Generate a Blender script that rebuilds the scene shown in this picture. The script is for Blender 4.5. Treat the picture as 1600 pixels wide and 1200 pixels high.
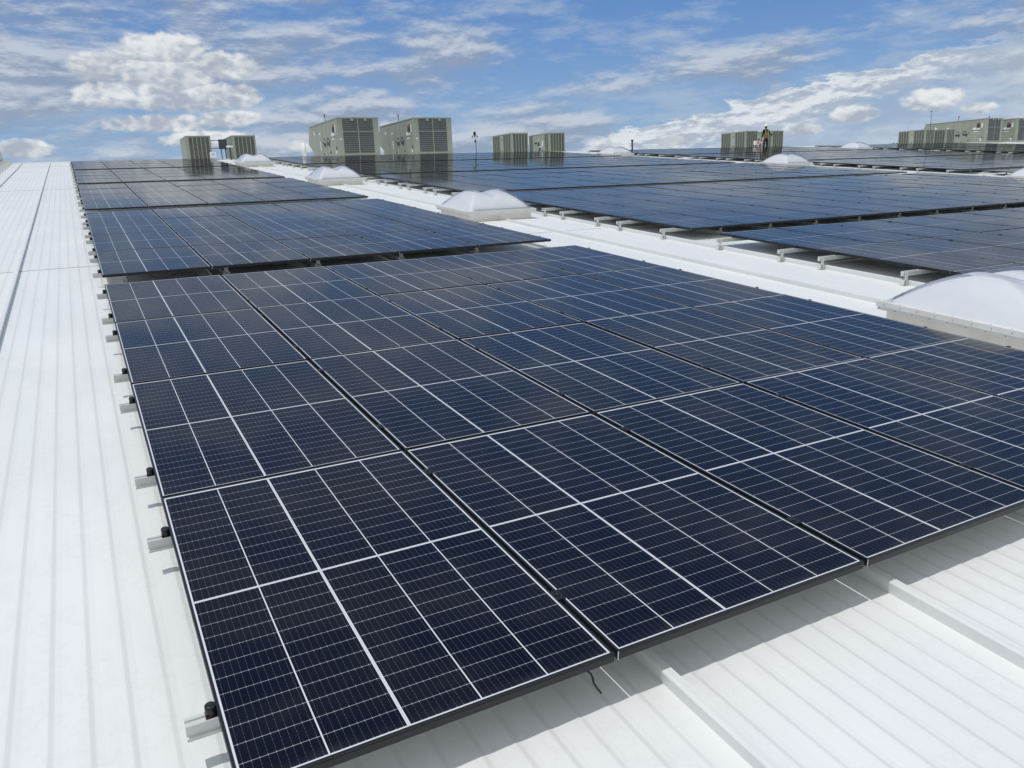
import bpy, bmesh, math, random
from mathutils import Matrix, Vector

random.seed(7)
rad = math.radians
# ----------------------------------------------------------------------------
# Roof frame: x across the slope, y up the slope, z off the roof; z = 0 is the
# top of the solar panels.  The roof rises towards +y by SLOPE, so everything
# laid out in roof coordinates is tilted by T when the scene is finished.
# ----------------------------------------------------------------------------
SLOPE = rad(5.0)
T = Matrix.Rotation(SLOPE, 4, 'X')
scene = bpy.context.scene
for o in list(bpy.data.objects):
    bpy.data.objects.remove(o)
col = scene.collection

# ------------------------------------------------------------------ camera --
YAW, PITCH, ROLL = 0.4939, 0.3180, -0.0023
cd = bpy.data.cameras.new('camera')
cam = bpy.data.objects.new('camera', cd)
col.objects.link(cam)
fwd = Vector((math.sin(YAW) * math.cos(PITCH), math.cos(YAW) * math.cos(PITCH), -math.sin(PITCH)))
rgt = Vector((math.cos(YAW), -math.sin(YAW), 0))
upv = rgt.cross(fwd)
r2 = rgt * math.cos(ROLL) + upv * math.sin(ROLL)
u2 = upv * math.cos(ROLL) - rgt * math.sin(ROLL)
mc = Matrix((r2, u2, -fwd)).transposed().to_4x4()
mc.translation = Vector((-0.1346, -1.6417, 1.5278))
cam.matrix_world = T @ mc
cd.sensor_fit = 'HORIZONTAL'
cd.sensor_width = 36.0
cd.lens = 36.0 * 1239.87 / 1600.0
cd.clip_start = 0.05
cd.clip_end = 6000
scene.camera = cam
FPX = 1239.87
CAML = Vector((-0.1346, -1.6417, 1.5278))


def project(x, y, z):
    """roof point -> pixel of the 1600x1200 frame (only used to rank panels by size)"""
    d = Vector((x, y, z)) - CAML
    w = d.dot(fwd)
    return 800 + FPX * d.dot(r2) / w, 600 - FPX * d.dot(u2) / w, w


# ------------------------------------------------------------- node helpers --
class NT:
    def __init__(self, tree):
        self.t = tree
        self.n = tree.nodes
        self.l = tree.links

    def new(self, typ, **kw):
        nd = self.n.new(typ)
        for k, v in kw.items():
            setattr(nd, k, v)
        return nd

    def link(self, a, b):
        self.l.new(a, b)

    def setin(self, sock, v):
        if isinstance(v, bpy.types.NodeSocket):
            self.link(v, sock)
        else:
            sock.default_value = v

    def m(self, op, a, b=None, c=None, clamp=False):
        nd = self.new('ShaderNodeMath', operation=op, use_clamp=clamp)
        self.setin(nd.inputs[0], a)
        if b is not None:
            self.setin(nd.inputs[1], b)
        if c is not None:
            self.setin(nd.inputs[2], c)
        return nd.outputs[0]

    def mix(self, fac, a, b, blend='MIX'):
        nd = self.new('ShaderNodeMix', data_type='RGBA', blend_type=blend)
        self.setin(nd.inputs[0], fac)
        self.setin(nd.inputs[6], a if isinstance(a, bpy.types.NodeSocket) else tuple(a) + ((1,) if len(a) == 3 else ()))
        self.setin(nd.inputs[7], b if isinstance(b, bpy.types.NodeSocket) else tuple(b) + ((1,) if len(b) == 3 else ()))
        return nd.outputs[2]

    def smooth(self, v, lo, hi, a=0.0, b=1.0):
        nd = self.new('ShaderNodeMapRange', interpolation_type='SMOOTHSTEP')
        self.setin(nd.inputs['Value'], v)
        nd.inputs['From Min'].default_value = lo
        nd.inputs['From Max'].default_value = hi
        nd.inputs['To Min'].default_value = a
        nd.inputs['To Max'].default_value = b
        return nd.outputs[0]

    def noise(self, vec, scale, detail=4.0, rough=0.5, dist=0.0, dim='3D'):
        nd = self.new('ShaderNodeTexNoise', noise_dimensions=dim)
        self.link(vec, nd.inputs['Vector'])
        nd.inputs['Scale'].default_value = scale
        nd.inputs['Detail'].default_value = detail
        nd.inputs['Roughness'].default_value = rough
        nd.inputs['Distortion'].default_value = dist
        return nd.outputs[0]

    def comb(self, x, y, z=0.0):
        nd = self.new('ShaderNodeCombineXYZ')
        self.setin(nd.inputs[0], x)
        self.setin(nd.inputs[1], y)
        self.setin(nd.inputs[2], z)
        return nd.outputs[0]

    def sep(self, v):
        nd = self.new('ShaderNodeSeparateXYZ')
        self.link(v, nd.inputs[0])
        return nd.outputs


# --------------------------------------------------------------- sky + sun --
SUN = (T.to_3x3() @ Vector((-0.35, 0.0, 1.0))).normalized()
sun_el = math.asin(SUN.z)
sun_az = math.atan2(SUN.x, SUN.y)
world = bpy.data.worlds.new("World")
scene.world = world
world.use_nodes = True
wt = NT(world.node_tree)
wt.n.clear()
SKY_STRENGTH = 0.11
out = wt.new('ShaderNodeOutputWorld')
bg = wt.new('ShaderNodeBackground')
bg.inputs['Strength'].default_value = SKY_STRENGTH
wt.link(bg.outputs[0], out.inputs['Surface'])
sky = wt.new('ShaderNodeTexSky', sky_type='NISHITA')
sky.sun_disc = False
sky.sun_elevation = sun_el
sky.sun_rotation = sun_az
sky.altitude = 100
sky.air_density = 1.0
sky.dust_density = 0.4
sky.ozone_density = 2.5
tc = wt.new('ShaderNodeTexCoord')
dx, dy, dz = wt.sep(tc.outputs['Generated'])
az = wt.m('ARCTAN2', dx, dy)                       # radians from +y towards +x
el = wt.m('ARCSINE', wt.m('MINIMUM', wt.m('MAXIMUM', dz, -1.0), 1.0))
azd = wt.m('MULTIPLY', az, 180 / math.pi)
eld = wt.m('MULTIPLY', el, 180 / math.pi)
# deeper blue aloft, as a polarised clear sky
skyc = wt.mix(0.80, sky.outputs[0], wt.mix(wt.smooth(eld, 0.5, 13.0), (2.2, 3.6, 5.7), (0.82, 2.12, 5.0)))
skyc = wt.mix(wt.smooth(eld, 14.0, 45.0, 0.0, 0.75), skyc, (0.62, 1.22, 2.55))


def blob(a0, e0, ra, re):
    da = wt.m('DIVIDE', wt.m('SUBTRACT', azd, a0), ra)
    de = wt.m('DIVIDE', wt.m('SUBTRACT', eld, e0), re)
    d = wt.m('SQRT', wt.m('ADD', wt.m('MULTIPLY', da, da), wt.m('MULTIPLY', de, de)))
    return wt.smooth(d, 0.0, 1.0, 1.0, 0.0), de


def cloudvec(sa, se, z, da=0.0, de=0.0):
    return wt.comb(wt.m('MULTIPLY', wt.m('ADD', azd, da), sa), wt.m('ADD', wt.m('MULTIPLY', wt.m('ADD', eld, de), se), z * 13.7))


# layer 0: thin torn stratus, low contrast
n0 = wt.noise(cloudvec(0.14, 0.52, 7.7), 1.0, 7.0, 0.66, 0.08, '2D')
skyc = wt.mix(wt.smooth(n0, 0.46, 0.74, 0.0, 0.48), skyc, (4.3, 4.9, 5.7))
# layer 1: broad stratocumulus sheets seen edge-on, flattened towards the horizon
n1 = wt.noise(cloudvec(0.072, 0.27, 3.1), 1.0, 7.0, 0.62, 0.10, '2D')
n1b = wt.noise(cloudvec(0.072, 0.27, 3.1, 0.0, 0.45), 1.0, 7.0, 0.62, 0.10, '2D')
left_bias = wt.smooth(azd, 18.0, 36.0, 0.085, -0.03)
d1 = wt.m('ADD', n1, left_bias)
d1 = wt.m('ADD', d1, wt.smooth(eld, 13.0, 22.0, 0.0, -0.03))
m1 = wt.smooth(d1, 0.42, 0.66)
lit1 = wt.smooth(wt.m('ADD', wt.m('SUBTRACT', n1, n1b), wt.m('MULTIPLY', wt.m('SUBTRACT', n0, 0.5), 0.25)), -0.06, 0.10)
c1 = wt.mix(lit1, (2.6, 3.15, 4.15), (5.2, 5.6, 6.2))
skyc = wt.mix(wt.m('MULTIPLY', m1, wt.smooth(eld, 12.0, 24.0, 0.82, 0.45)), skyc, c1)
# layer 2: the long bright sheet rising to the right
axis = wt.m('SUBTRACT', eld, wt.m('ADD', 2.3, wt.m('MULTIPLY', wt.m('SUBTRACT', azd, 32.0), 0.195)))
n2 = wt.noise(cloudvec(0.24, 0.80, 9.4), 1.0, 7.0, 0.64, 0.12, '2D')
n2b = wt.noise(cloudvec(0.24, 0.80, 9.4, -0.1, 0.28), 1.0, 7.0, 0.64, 0.12, '2D')
ragged = wt.m('ADD', axis, wt.m('MULTIPLY', wt.m('SUBTRACT', n2, 0.5), 3.0))
inside = wt.m('MULTIPLY', wt.smooth(ragged, -3.4, -0.3), wt.smooth(ragged, 0.0, 0.55, 1.0, 0.0))
inside = wt.m('MULTIPLY', inside, wt.m('MULTIPLY', wt.smooth(azd, 30.5, 36.0), wt.smooth(azd, 50.0, 62.0, 1.0, 0.25)))
haze2 = wt.m('MULTIPLY', wt.smooth(ragged, 0.3, -1.2), wt.smooth(azd, 33.0, 42.0))
skyc = wt.mix(wt.m('MULTIPLY', haze2, wt.smooth(n1, 0.32, 0.6, 0.35, 0.8)), skyc, wt.mix(wt.smooth(n2, 0.35, 0.65), (3.4, 4.05, 5.0), (5.3, 5.8, 6.4)))
m2 = wt.smooth(inside, 0.22, 0.8)
lit2 = wt.smooth(wt.m('ADD', wt.m('SUBTRACT', n2, n2b), wt.m('MULTIPLY', wt.smooth(axis, -1.6, 0.3), 0.10)), -0.05, 0.14)
c2 = wt.mix(lit2, (3.7, 4.3, 5.2), (7.0, 7.3, 7.5))
skyc = wt.mix(wt.m('MULTIPLY', m2, 0.85), skyc, c2)
# layer 3: heaped cumulus, billowed by cells of several sizes


def billow(da=0.0, de=0.0, det=7.0):
    n = wt.noise(cloudvec(0.26, 0.46, 1.7, da, de), 1.0, det, 0.60, 0.0, '2D')
    p = wt.noise(cloudvec(0.62, 1.0, 4.3, da, de), 1.0, 3.0, 0.5, 0.0, '2D')
    p = wt.m('ABSOLUTE', wt.m('SUBTRACT', p, 0.5))
    return wt.m('ADD', wt.m('MULTIPLY', n, 0.9), wt.m('SUBTRACT', 0.13, wt.m('MULTIPLY', p, 1.1)))


n3 = billow()
n3b = billow(-0.2, 0.34, 5.0)
n3s = billow(0.0, 0.0, 3.0)
n3c = billow(-0.5, 0.9, 3.0)
bl = rise = None
for a in ((6.0, 7.4, 5.6, 3.2), (6.2, 9.3, 4.6, 1.9), (9.8, 8.4, 3.4, 1.5), (2.6, 8.2, 3.2, 1.5), (3.0, 6.7, 3.6, 1.5), (7.6, 6.6, 5.0, 1.6), (10.4, 6.6, 2.8, 1.4), (5.4, 5.0, 6.4, 0.95), (9.8, 5.2, 3.4, 0.9), (8.2, 3.9, 5.2, 1.0),
          (-2.2, 3.6, 2.8, 1.1), (50.6, 3.6, 2.6, 0.9), (55.0, 4.2, 2.8, 1.2), (57.6, 3.5, 1.6, 0.6), (47.6, 2.9, 2.2, 0.7),
          (14.2, 3.4, 1.8, 0.8),
          (39.5, 2.7, 3.0, 0.6), (35.2, 2.5, 2.2, 0.6)):
    q, de = blob(*a)
    if bl is None:
        bl, rise = q, de
    else:
        g = wt.m('GREATER_THAN', q, bl)
        rise = wt.m('ADD', wt.m('MULTIPLY', rise, wt.m('SUBTRACT', 1.0, g)), wt.m('MULTIPLY', de, g))
        bl = wt.m('MAXIMUM', bl, q)
dens = wt.m('ADD', wt.m('MULTIPLY', bl, 1.15), n3)
m3 = wt.smooth(dens, 0.78, 1.18)
lit3 = wt.m('ADD', wt.m('MULTIPLY', wt.m('SUBTRACT', n3, n3b), 0.26), wt.m('MULTIPLY', wt.m('SUBTRACT', n3s, n3c), 0.55))
lit3 = wt.smooth(wt.m('ADD', lit3, wt.m('MULTIPLY', rise, 0.21)), -0.20, 0.27)
c3 = wt.mix(lit3, (3.6, 4.05, 4.75), (7.3, 7.5, 7.6))
skyc = wt.mix(wt.m('MULTIPLY', m3, 0.93), skyc, c3)
# soft broken cloud higher up; heavy bright cloud overhead and behind
nh = wt.noise(tc.outputs['Generated'], 2.6, 5.0, 0.5, 0.2)
mh = wt.m('MULTIPLY', wt.smooth(nh, 0.42, 0.68), wt.smooth(eld, 15.0, 26.0))
skyc = wt.mix(wt.m('MULTIPLY', mh, 0.38), skyc, (3.3, 3.35, 3.6))
rear = wt.m('MAXIMUM', wt.smooth(eld, 52.0, 68.0), wt.smooth(wt.m('COSINE', wt.m('SUBTRACT', az, rad(29.0))), -0.25, 0.25, 1.0, 0.0))
skyc = wt.mix(wt.m('MULTIPLY', rear, wt.smooth(nh, 0.30, 0.55, 0.45, 0.95)), skyc, (6.4, 6.5, 6.5))
# pale band right at the horizon
skyc = wt.mix(wt.smooth(eld, -1.0, 3.0, 0.40, 0.0), skyc, (3.5, 4.5, 5.8))
wt.link(skyc, bg.inputs['Color'])

sd = bpy.data.lights.new('sun', 'SUN')
sd.energy = 2.1
sd.angle = rad(0.53)
sd.color = (1.0, 0.965, 0.91)
sun = bpy.data.objects.new('sun', sd)
sun.rotation_euler = (-SUN).to_track_quat('-Z', 'Y').to_euler()
sun.location = (0, 0, 60)
col.objects.link(sun)
scene.view_settings.view_transform = 'Standard'
scene.view_settings.look = 'None'
scene.view_settings.gamma = 1.0
scene.view_settings.exposure = 0.02
scene.view_settings.use_curve_mapping = False


# -------------------------------------------------------------- materials ----
def mat(name, color, rough=0.5, metal=0.0, spec=0.5, noise=0.0, nscale=20.0, ior=1.45, bump=0.0):
    m = bpy.data.materials.new(name)
    m.use_nodes = True
    t = NT(m.node_tree)
    b = t.n['Principled BSDF']
    b.inputs['Roughness'].default_value = rough
    b.inputs['Metallic'].default_value = metal
    b.inputs['Specular IOR Level'].default_value = spec
    b.inputs['IOR'].default_value = ior
    if noise or bump:
        tcx = t.new('ShaderNodeTexCoord')
        nz = t.noise(tcx.outputs['Object'], nscale, 5.0, 0.6)
        lo = tuple(c * (1 - noise) for c in color)
        hi = tuple(min(1, c * (1 + noise)) for c in color)
        t.link(t.mix(t.smooth(nz, 0.3, 0.7), lo, hi), b.inputs['Base Color'])
        if bump:
            bp = t.new('ShaderNodeBump')
            bp.inputs['Strength'].default_value = bump
            bp.inputs['Distance'].default_value = 0.01
            t.link(nz, bp.inputs['Height'])
            t.link(bp.outputs[0], b.inputs['Normal'])
    else:
        b.inputs['Base Color'].default_value = tuple(color) + (1,)
    return m


PW, PL, PX, PY = 1.101, 1.789, 1.116, 1.798
LIP = 0.0085


def cell_material():
    m = bpy.data.materials.new('solar_cells')
    m.use_nodes = True
    t = NT(m.node_tree)
    b = t.n['Principled BSDF']
    uv = t.new('ShaderNodeUVMap')
    uv.uv_map = 'UVMap'
    u, v, _ = t.sep(uv.outputs[0])
    GW, GL = PW - 2 * LIP, PL - 2 * LIP
    bs, bf, bb = 0.0065, 0.0065, 0.0115
    gap, wide, mid = 0.0042, 0.0100, 0.0105
    cw = (GW - 2 * bs - 3 * gap - wide) / 5
    ph = (GL - bf - bb - mid) / 24

    def band(x, c, hw):
        return t.m('LESS_THAN', t.m('ABSOLUTE', t.m('SUBTRACT', x, c)), hw)
    # white back sheet between the cells
    white = t.m('LESS_THAN', u, bs)
    white = t.m('MAXIMUM', white, t.m('GREATER_THAN', u, GW - bs))
    white = t.m('MAXIMUM', white, t.m('LESS_THAN', v, bf))
    white = t.m('MAXIMUM', white, t.m('GREATER_THAN', v, GL - bb))
    x = bs
    starts = []
    ribbon = None
    for i in range(5):
        starts.append(x)
        x += cw
        if i < 4:
            g = wide if i == 1 else gap
            white = t.m('MAXIMUM', white, band(u, x + g / 2, g / 2))
            if i == 1:
                ribbon = band(u, x + g / 2, 0.0018)
            x += g
    vm = bf + 12 * ph + mid / 2
    white = t.m('MAXIMUM', white, band(v, vm, mid / 2))
    ribbon = t.m('MAXIMUM', ribbon, band(v, vm, 0.0018))
    v1 = t.m('SUBTRACT', v, t.m('MULTIPLY', t.m('GREATER_THAN', v, vm), mid))
    row = t.m('DIVIDE', t.m('SUBTRACT', v1, bf), ph)
    fr = t.m('FRACT', row)
    edge = t.m('MINIMUM', fr, t.m('SUBTRACT', 1.0, fr))
    rowline = t.m('LESS_THAN', edge, 0.0008 / ph)
    # ten fine busbars per cell column, brighter solder pads towards the cell edges
    us = t.m('SUBTRACT', u, bs)
    for i in (1, 2, 3, 4):
        w = (wide if i == 2 else gap)
        us = t.m('SUBTRACT', us, t.m('MULTIPLY', t.m('GREATER_THAN', u, starts[i] - 0.0005), w))
    bf_ = t.m('FRACT', t.m('DIVIDE', us, cw / 10))
    bd = t.m('ABSOLUTE', t.m('SUBTRACT', bf_, 0.5))
    bus = t.m('LESS_THAN', bd, 0.00032 / (cw / 10))
    dash = t.m('FRACT', t.m('MULTIPLY', row, 5.0))
    dash = t.m('LESS_THAN', dash, 0.62)
    pad = t.m('MULTIPLY', t.m('LESS_THAN', bd, 0.0007 / (cw / 10)), t.m('LESS_THAN', edge, 0.045))
    busv = t.m('MULTIPLY', bus, t.m('ADD', 0.25, t.m('MULTIPLY', dash, 0.5)))
    # silicon, with random tints painted in for the panels' differing reflections
    oi = t.new('ShaderNodeObjectInfo')
    tcx = t.new('ShaderNodeTexCoord')
    nz = t.noise(tcx.outputs['Object'], 1.6, 3.0, 0.5)
    rnd = t.m('ADD', t.m('MULTIPLY', oi.outputs['Random'], 0.55), t.m('MULTIPLY', nz, 0.5))
    si = t.mix(rnd, (0.0026, 0.0042, 0.0125), (0.0062, 0.0058, 0.0105))
    c = t.mix(t.m('MULTIPLY', busv, 0.55), si, (0.30, 0.34, 0.40))
    c = t.mix(t.m('MULTIPLY', pad, 0.75), c, (0.42, 0.45, 0.50))
    c = t.mix(t.m('MULTIPLY', rowline, 0.75), c, (0.46, 0.50, 0.56))
    c = t.mix(white, c, (0.66, 0.69, 0.74))
    c = t.mix(t.m('MULTIPLY', t.m('MULTIPLY', ribbon, white), 0.55), c, (0.40, 0.43, 0.48))
    # thin uneven dust
    dn = t.noise(tcx.outputs['Object'], 7.0, 6.0, 0.62)
    c = t.mix(t.smooth(dn, 0.45, 0.8, 0.0, 0.005), c, (0.42, 0.42, 0.42))
    sm = t.noise(t.comb(t.m('ADD', t.m('MULTIPLY', u, 3.0), t.m('MULTIPLY', oi.outputs['Random'], 37.0)), t.m('MULTIPLY', v, 2.0), 1.0), 1.0, 5.0, 0.6)
    c = t.mix(t.smooth(sm, 0.55, 0.78, 0.0, 0.010), c, (0.50, 0.47, 0.42))
    c = t.mix(t.m('MULTIPLY', t.smooth(v, 0.0, 0.05, 1.0, 0.0), t.smooth(dn, 0.35, 0.7, 0.005, 0.05)), c, (0.45, 0.42, 0.37))
    t.link(c, b.inputs['Base Color'])
    rg = t.smooth(dn, 0.3, 0.75, 0.06, 0.075)
    # anti-reflective textured glass: a clear coat that mirrors a little less than plain glass
    b.inputs['Specular IOR Level'].default_value = 0.0
    b.inputs['Roughness'].default_value = 0.6
    gls = t.new('ShaderNodeBsdfGlossy')
    t.link(rg, gls.inputs['Roughness'])
    gls.inputs[0].default_value = (0.70, 0.70, 0.69, 1)
    fre = t.new('ShaderNodeFresnel')
    fre.inputs[0].default_value = 1.42
    mx = t.new('ShaderNodeMixShader')
    t.link(fre.outputs[0], mx.inputs[0])
    t.link(b.outputs[0], mx.inputs[1])
    t.link(gls.outputs[0], mx.inputs[2])
    outn = [n for n in t.n if n.type == 'OUTPUT_MATERIAL'][0]
    t.link(mx.outputs[0], outn.inputs['Surface'])
    return m


M = {}
M['cells'] = cell_material()
M['frame'] = mat('black_anodised', (0.011, 0.0130, 0.0165), 0.42, 0.0, 0.5, 0.12, 30)
M['bare'] = mat('bare_aluminium', (0.72, 0.73, 0.74), 0.35, 0.6)
M['backsheet'] = mat('backsheet', (0.62, 0.63, 0.64), 0.5)
M['rail'] = mat('mill_aluminium', (0.60, 0.625, 0.62), 0.42, 0.15, 0.5, 0.08, 12)
M['groove'] = mat('rail_groove', (0.28, 0.29, 0.30), 0.5, 0.3)
M['clamp'] = mat('black_clamp', (0.012, 0.014, 0.016), 0.38, 0.0, 0.5, 0.2, 60)
M['zinc'] = mat('zinc_steel', (0.66, 0.665, 0.65), 0.45, 0.1, 0.5, 0.15, 40)
M['cable'] = mat('black_cable', (0.008, 0.008, 0.009), 0.5)
M['unit'] = mat('grey_green_paint', (0.300, 0.328, 0.275), 0.45, 0.0, 0.4, 0.05, 2.0)
M['unit_edge'] = mat('grey_green_trim', (0.345, 0.375, 0.32), 0.45, 0.0, 0.4, 0.05, 3.0)
M['coil'] = mat('coil_fins', (0.115, 0.124, 0.112), 0.6, 0.0, 0.3, 0.2, 14)
M['slat'] = mat('louvre_slat', (0.15, 0.165, 0.17), 0.5, 0.0, 0.4, 0.1, 8)
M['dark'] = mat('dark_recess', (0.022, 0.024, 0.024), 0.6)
M['sticker'] = mat('white_sticker', (0.78, 0.78, 0.78), 0.5)
M['red'] = mat('red_plastic', (0.34, 0.07, 0.07), 0.5)
M['dkgrey'] = mat('dark_grey_box', (0.055, 0.065, 0.075), 0.5, 0.0, 0.4, 0.1, 10)
M['pvc'] = mat('white_pvc', (0.80, 0.80, 0.78), 0.4)
M['skin'] = mat('skin', (0.25, 0.13, 0.085), 0.55)
M['hat'] = mat('hard_hat', (0.85, 0.85, 0.84), 0.3)
M['hivis'] = mat('hivis_yellow', (0.30, 0.33, 0.06), 0.7)
M['vest'] = mat('hivis_vest', (0.13, 0.13, 0.06), 0.8)
M['navy'] = mat('navy_cloth', (0.016, 0.018, 0.026), 0.8, 0.0, 0.3, 0.2, 30)
M['hair'] = mat('dark_hair', (0.012, 0.009, 0.007), 0.6)
M['boot'] = mat('boot_leather', (0.05, 0.035, 0.022), 0.6)
M['bark'] = mat('bark', (0.09, 0.065, 0.045), 0.8, 0, 0.3, 0.3, 4)
M['leaf'] = mat('leaf', (0.035, 0.055, 0.022), 0.7, 0, 0.3, 0.4, 0.7)
M['grass'] = mat('far_ground', (0.09, 0.11, 0.05), 0.9, 0, 0.2, 0.4, 0.03)
M['capmetal'] = mat('ridge_cap_metal', (0.78, 0.79, 0.79), 0.4, 0.0, 0.4, 0.03, 3)
M['wallmetal'] = mat('wall_cladding', (0.55, 0.56, 0.56), 0.5, 0, 0.4, 0.06, 1)


def roof_material():
    m = bpy.data.materials.new('white_roof_sheeting')
    m.use_nodes = True
    t = NT(m.node_tree)
    b = t.n['Principled BSDF']
    tcx = t.new('ShaderNodeTexCoord')
    x, y, z = t.sep(tcx.outputs['Object'])
    # long streaks of grime running down the slope
    sv = t.comb(t.m('MULTIPLY', x, 9.0), t.m('MULTIPLY', y, 0.35), 0.0)
    st = t.noise(sv, 1.0, 6.0, 0.6)
    bl = t.noise(t.comb(t.m('MULTIPLY', x, 1.3), t.m('MULTIPLY', y, 0.6), 2.0), 1.0, 5.0, 0.6)
    fine = t.noise(tcx.outputs['Object'], 22.0, 5.0, 0.65)
    c = t.mix(t.smooth(bl, 0.35, 0.7), (0.715, 0.745, 0.755), (0.765, 0.79, 0.795))
    c = t.mix(t.smooth(st, 0.50, 0.78, 0.0, 0.28), c, (0.62, 0.645, 0.64))
    c = t.mix(t.smooth(fine, 0.55, 0.8, 0.0, 0.18), c, (0.66, 0.67, 0.64))
    # shade of every rib painted into the colour as an uneven grey stripe
    fr = t.m('FRACT', t.m('DIVIDE', t.m('SUBTRACT', x, 0.22), 0.109))
    rib = t.m('MINIMUM', fr, t.m('SUBTRACT', 1.0, fr))
    rn = t.noise(t.comb(t.m('MULTIPLY', x, 14.0), t.m('MULTIPLY', y, 1.1), 5.0), 1.0, 4.0, 0.6)
    rib_shade = t.m('MULTIPLY', t.smooth(rib, 0.05, 0.13, 1.0, 0.0), t.smooth(rn, 0.2, 0.7, 0.45, 1.0))
    c = t.mix(t.m('MULTIPLY', rib_shade, 0.27), c, (0.53, 0.545, 0.535))
    wm = t.noise(t.comb(t.m('MULTIPLY', x, 2.4), t.m('MULTIPLY', y, 1.7), 8.0), 1.0, 7.0, 0.7)
    c = t.mix(t.smooth(t.m('ABSOLUTE', t.m('SUBTRACT', wm, 0.52)), 0.0, 0.022, 0.16, 0.0), c, (0.60, 0.60, 0.56))
    # small scuffs and droppings
    sp = t.noise(tcx.outputs['Object'], 9.0, 8.0, 0.75)
    c = t.mix(t.smooth(sp, 0.705, 0.76, 0.0, 0.55), c, (0.36, 0.35, 0.31))
    t.link(c, b.inputs['Base Color'])
    b.inputs['Roughness'].default_value = 0.42
    b.inputs['Specular IOR Level'].default_value = 0.45
    wv = t.noise(t.comb(t.m('MULTIPLY', x, 5.0), t.m('MULTIPLY', y, 0.8), 0.0), 1.0, 2.0, 0.5)
    bp = t.new('ShaderNodeBump')
    bp.inputs['Strength'].default_value = 0.06
    bp.inputs['Distance'].default_value = 0.02
    t.link(wv, bp.inputs['Height'])
    t.link(bp.outputs[0], b.inputs['Normal'])
    return m


def curb_material():
    m = bpy.data.materials.new('skylight_curb_metal')
    m.use_nodes = True
    t = NT(m.node_tree)
    b = t.n['Principled BSDF']
    tcx = t.new('ShaderNodeTexCoord')
    x, y, z = t.sep(tcx.outputs['Object'])
    n = t.noise(t.comb(t.m('MULTIPLY', x, 3.0), t.m('MULTIPLY', y, 3.0), t.m('MULTIPLY', z, 0.8)), 1.0, 5.0, 0.6)
    c = t.mix(t.smooth(n, 0.3, 0.75), (0.78, 0.775, 0.74), (0.66, 0.64, 0.57))
    n2 = t.noise(tcx.outputs['Object'], 16.0, 5.0, 0.7)
    low = t.smooth(z, 0.0, 0.05, 1.0, 0.0)
    c = t.mix(t.m('MULTIPLY', low, t.smooth(n2, 0.4, 0.7, 0.1, 0.6)), c, (0.46, 0.40, 0.30))
    t.link(c, b.inputs['Base Color'])
    b.inputs['Roughness'].default_value = 0.5
    return m


def dome_material():
    m = bpy.data.materials.new('opal_dome')
    m.use_nodes = True
    t = NT(m.node_tree)
    b = t.n['Principled BSDF']
    tcx = t.new('ShaderNodeTexCoord')
    n = t.noise(tcx.outputs['Object'], 3.0, 5.0, 0.6)
    c = t.mix(t.smooth(n, 0.3, 0.7), (0.63, 0.655, 0.71), (0.68, 0.70, 0.745))
    t.link(c, b.inputs['Base Color'])
    b.inputs['Roughness'].default_value = 0.16
    b.inputs['Subsurface Weight'].default_value = 0.25
    b.inputs['Subsurface Radius'].default_value = (0.05, 0.05, 0.05)
    return m


def clear_material():
    m = bpy.data.materials.new('clear_acrylic')
    m.use_nodes = True
    t = NT(m.node_tree)
    t.n.clear()
    o = t.new('ShaderNodeOutputMaterial')
    mixn = t.new('ShaderNodeMixShader')
    tr = t.new('ShaderNodeBsdfTransparent')
    tr.inputs[0].default_value = (0.95, 0.965, 0.98, 1)
    gl = t.new('ShaderNodeBsdfGlossy')
    gl.inputs['Roughness'].default_value = 0.05
    gl.inputs[0].default_value = (1, 1, 1, 1)
    fr = t.new('ShaderNodeFresnel')
    fr.inputs[0].default_value = 1.4
    t.link(fr.outputs[0], mixn.inputs[0])
    t.link(tr.outputs[0], mixn.inputs[1])
    t.link(gl.outputs[0], mixn.inputs[2])
    t.link(mixn.outputs[0], o.inputs[0])
    return m


M['roof'] = roof_material()
M['curb'] = curb_material()
M['dome'] = dome_material()
M['clear'] = clear_material()
M['rim'] = mat('skylight_rim', (0.70, 0.71, 0.70), 0.42, 0.15, 0.5, 0.05, 8)
M['screw'] = mat('screw_heads', (0.36, 0.36, 0.35), 0.4, 0.4)


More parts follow.
